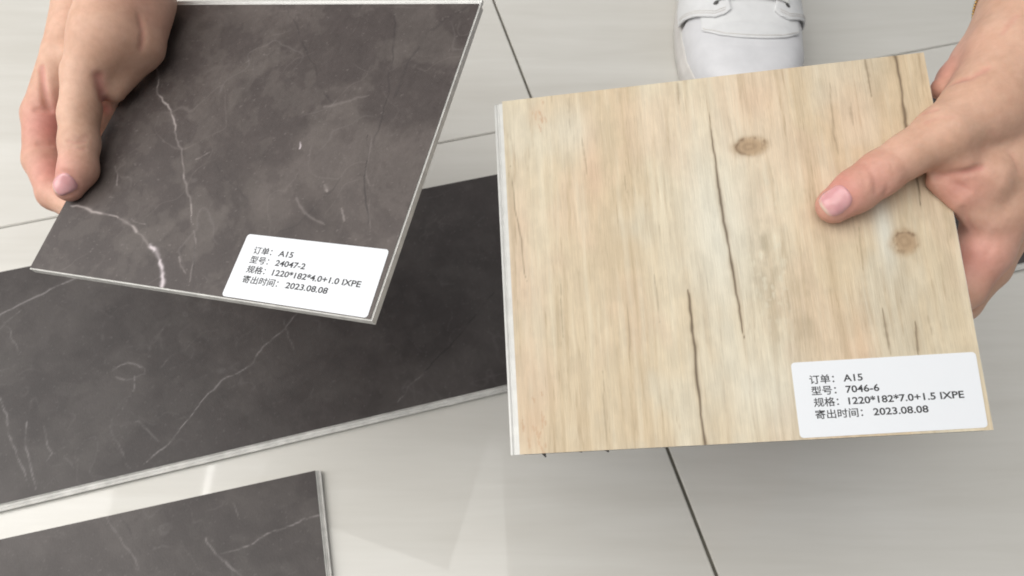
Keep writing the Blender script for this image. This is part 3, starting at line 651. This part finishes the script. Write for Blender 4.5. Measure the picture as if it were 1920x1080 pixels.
lh, nail_l = prep(LH, [('thumb', 1), ('palm', 8), ('heel', 5), ('meta3', 10), ('meta4', 10), ('meta2', 10), ('meta', 10), ('web', 4), ('fill', 2), ('index', 1.5), ('middle', 2), ('ring', 2), ('little', 2)],
    (HW + 0.5, HL + 0.5, -5.0), (237.9, -166.1, 248.0), [
    ([(-143.8, 7.2), (-136.3, 6.9), (-132.5, 7.4)], 1.7, 1.1), ([(-128.0, -13.6), (-121.2, -13.8), (-118.6, -13.5)], 1.4, 1.0), ([(-157.5, 35.0), (-149.5, 24.6), (-142.0, 16.0), (-134.5, 8.0)], 2.2, 1.6), ([(-112.6, 30.0), (-106.7, 23.2), (-101.4, 16.5), (-96.7, 10.3)], 1.9, 2.3), ([(-109.4, -37.7), (-105.3, -35.8)], 0.5, 0.9),
    ([(-109.5, -10.4), (-104.5, -11.3), (-98.4, -10.3)], 0.8, 0.9), ([(-106.0, -14.6), (-100.4, -15.2), (-96.0, -14.4)], 0.7, 0.9), ([(-108.0, -7.0), (-103.0, -8.0), (-98.5, -7.2)], 0.45, 0.8), ([(-95.0, 50.1), (-99.9, 61.0), (-108.3, 72.2)], 0.8, 1.6)],
    (-97.8, -35.3), (-99.4, -44.5), 11.6, 9.4)
hand_l = build_hand(lh, (-220, -62, -85), (-55, 190, 72), FL,
    [((-85, -38, 12), 13, 0.8), ((-128, 0, -3), 18, 1.0), ((-116, -24, -8), 16, 0.9), ((-80, 55, 25), 18, 0.35)], nail_l,
    'hand pinching the left edge of the dark marble sample between thumb and finger')

# thin gold chain round the right wrist
ax = np.array((147.9 - 123.6, 98.2 - 70.8, -8.0)); ax /= np.linalg.norm(ax); c0 = np.array((141.0, 90.0, -6.0))
e1 = np.cross(ax, (0, 0, 1)); e1 /= np.linalg.norm(e1); e2 = np.cross(ax, e1); bm = bmesh.new(); NB = 110
for k in range(NB):
    a = 2 * math.pi * k / NB; dr = e1 * math.cos(a) + e2 * math.sin(a); q = rh.trace(c0, dr) + dr * 0.5
    m = Matrix.Translation(Vector(q) / 1000) @ Matrix.Rotation(a * 3, 4, Vector(dr)) @ Matrix.Diagonal((1.0, 0.75, 1.0, 1))
    bmesh.ops.create_icosphere(bm, subdivisions=1, radius=0.00085, matrix=m)
br = bm_obj('bracelet', bm, M_GOLD, None, smooth=True); br.matrix_world = FR
tag(br, 'thin gold chain bracelet round the wrist above the pale oak sample', 'bracelet')

# ------------------------------------------------------------------ white sneaker
SHOE_ANG = math.radians(-3.0)
shoe = empty('sneaker', Matrix.Translation((0.199, 0.452, 0)) @ Matrix.Rotation(SHOE_ANG, 4, 'Z'))
tag(shoe, 'white leather lace-up sneaker standing on the tiles behind the pale oak sample', 'sneaker')
YK = np.array([0, 4, 12, 30, 55, 85, 115, 150, 190, 230, 262, 280, 288.]); WK = np.array([0.0, 19, 31, 43.5, 50.5, 53, 52.5, 48, 42, 38.5, 34, 22, 0.0])
HK_Y = np.array([0, 6, 18, 40, 70, 100, 130, 165, 200, 288.]); HK = np.array([30, 41, 49, 54, 58, 65, 76, 92, 104, 108.])
def hw(y): return np.interp(y, YK, WK)
def top(y): return np.interp(y, HK_Y, HK)
def surf(y, th, off=0.0):
    """point on the shoe's upper: y along the foot from the toe (mm), th 0..pi across it"""
    y = np.asarray(y, float); th = np.asarray(th, float)
    wv = np.maximum(hw(y) - 2.0, 0.3) + off; z0 = 22.0; hh = top(y) - z0 + off; c = np.cos(th); s = np.sin(th)
    nar = 1 - 0.22 * np.clip((y - 60) / 120, 0, 1) * s
    x = -wv * np.sign(c) * np.abs(c) ** 0.80 * nar
    cre = -1.1 * s * (np.exp(-((y - 47 - 3 * np.sin(th * 3)) / 2.2) ** 2) * 0.5 + np.exp(-((y - 66 + 4 * np.cos(th * 2)) / 2.6) ** 2) + 0.6 * np.exp(-((y - 58 - 2 * np.sin(th * 5)) / 1.8) ** 2))
    return np.stack(np.broadcast_arrays(x, y - 0.0 * s, z0 + hh * np.abs(s) ** 0.72 + cre), -1)
def surf_grid(name, Yf, Tf, n, m, off, mat, thick=0.0):
    a = np.linspace(0, 1, n); b = np.linspace(0, 1, m); A, B = np.meshgrid(a, b, indexing='ij')
    P = surf(Yf(A, B), Tf(A, B), off).reshape(-1, 3) / 1000; idx = np.arange(n * m).reshape(n, m)
    Q = np.stack([idx[:-1, :-1], idx[1:, :-1], idx[1:, 1:], idx[:-1, 1:]], -1).reshape(-1, 4)
    me = from_quads(name, P, Q); o = link_mesh(name, me, mat, shoe)
    if thick:
        md = o.modifiers.new('thick', 'SOLIDIFY'); md.thickness = thick / 1000; md.offset = 0
        bv = o.modifiers.new('round', 'BEVEL'); bv.width = 0.0005; bv.segments = 2; bv.limit_method = 'ANGLE'
    return o
# sole with a toe bumper step
bm = bmesh.new(); rings = []
ys = np.concatenate([np.array([0.0, 0.8, 2, 4, 7, 12]), np.arange(18, 276, 8), np.array([278, 283, 286, 287.5, 288.])])
out = [(-hw(y), y) for y in ys] + [(hw(y), y) for y in ys[::-1][1:-1]]
for z, g in ((0, -3), (1.2, -0.4), (6, 1.2), (14, 1.4), (17, 0.9), (18.2, -0.2), (23, -0.6), (25, -2.0), (25.2, -8.0)):
    r = []
    for x, y in out:
        v = Vector((x, (y - 144) * 1.0)); f = 1 + g / 60.0
        r.append(bm.verts.new((v.x * f / 1000, (v.y * (1 + g / 150.0) + 144) / 1000, z / 1000)))
    rings.append(r)
for r0, r1 in zip(rings[:-1], rings[1:]):
    for i in range(len(r0)): bm.faces.new((r0[i], r0[(i + 1) % len(r0)], r1[(i + 1) % len(r0)], r1[i]))
bm.faces.new(rings[0][::-1]); bm.faces.new(rings[-1])
bm_obj('sole', bm, M_RUBBER, shoe, smooth=True)
pi = math.pi
surf_grid('toe_cap', lambda A, B: 1.0 + A * (92 - 1.0), lambda A, B: B * pi, 40, 60, 0.0, M_TOECAP)
surf_grid('vamp', lambda A, B: (51 + 17 * (2 * B - 1) ** 2) * (1 - A) + 120 * A, lambda A, B: (0.22 + 0.56 * B) * pi, 24, 40, 1.0, M_LEATHER, 1.2)
for sgn in (0, 1):
    q = lambda th, s=sgn: (th if s == 0 else pi - th)
    surf_grid('quarter', lambda A, B: np.interp(B, [0, 0.3, 0.6, 0.78, 0.92, 1], [97, 87, 78, 73.5, 75, 79]) * (1 - A) + 282 * A, lambda A, B: q((0.015 + 0.40 * B - 0.08 * np.minimum(A * 3, 1) * B) * pi), 90, 40, 2.9, M_LEATHER, 1.8)
def seam(name, pts, rad, mat):
    V = []; F = []; pts = np.asarray(pts) / 1000; m_ = 6
    for i, p in enumerate(pts):
        d = pts[min(i + 1, len(pts) - 1)] - pts[max(i - 1, 0)]; d /= np.linalg.norm(d); e = np.cross(d, (0, 0, 1.0)); e /= np.linalg.norm(e); g = np.cross(e, d)
        for j in range(m_): V.append(p + rad * (e * math.cos(2 * pi * j / m_) + g * math.sin(2 * pi * j / m_)))
    for i in range(len(pts) - 1):
        for j in range(m_): F.append((i * m_ + j, i * m_ + (j + 1) % m_, (i + 1) * m_ + (j + 1) % m_, (i + 1) * m_ + j))
    return link_mesh(name, from_np(name, V, F), mat, shoe)
for sgn in (0, 1):
    for inset in (3.2, 5.4):
        bb = np.linspace(0.06, 0.93, 40); th = (0.015 + 0.40 * bb) * pi; th = th if sgn == 0 else pi - th
        seam('stitching', surf(np.interp(bb, [0, 0.3, 0.6, 0.78, 0.92, 1], [97, 87, 78, 73.5, 75, 79]) + inset, th, 3.75), 0.00042, M_RUBBER)
bb = np.linspace(0.03, 0.97, 60)
seam('stitching', surf(51 + 17 * (2 * bb - 1) ** 2 + 2.6, (0.22 + 0.56 * bb) * pi, 1.65), 0.0004, M_RUBBER)
surf_grid('tongue', lambda A, B: 100 + A * 110, lambda A, B: (0.30 + 0.40 * B) * pi, 24, 20, -0.6, M_LEATHER, 2.0)
surf_grid('collar_lining', lambda A, B: 190 + A * 92, lambda A, B: (0.3 + 0.4 * B) * pi, 20, 20, -9.0, M_LINING)
for k in range(5):
    yy = 87 + k * 16
    ends = []
    for sgn in (0, 1):
        th = (0.335 - 0.010 * k) * pi; th = th if sgn == 0 else pi - th
        p = surf(yy, th, 3.85); q = surf(yy, th, 4.85); n = (q - p) / np.linalg.norm(q - p)
        bm = bmesh.new(); m = Matrix.Translation(Vector(p) / 1000) @ Vector(n).to_track_quat('Z', 'Y').to_matrix().to_4x4()
        bmesh.ops.create_cone(bm, cap_ends=True, segments=14, radius1=0.0023, radius2=0.0023, depth=0.0006, matrix=m)
        bm_obj('eyelet', bm, M_EYE, shoe); ends.append((p, n))
    if True:
        P = []
        for i in range(13):
            t = i / 12; th = (0.335 - 0.010 * k) * pi * (1 - t) + (pi - (0.335 - 0.010 * k) * pi) * t
            P.append(surf(yy + 3.5 + 1.5 * math.sin(t * pi), th, 4.6 + 1.0 * math.sin(t * pi)))
        V = []; F = []; mm = 10
        for i, p in enumerate(P):
            for j in range(mm):
                a = 2 * pi * j / mm; V.append((p[0] / 1000, (p[1] + 3.4 * math.cos(a)) / 1000, (p[2] + 1.1 * math.sin(a)) / 1000))
        for i in range(len(P) - 1):
            for j in range(mm): F.append((i * mm + j, i * mm + (j + 1) % mm, (i + 1) * mm + (j + 1) % mm, (i + 1) * mm + j))
        link_mesh('lace', from_np('lace', V, F), M_LACE, shoe)
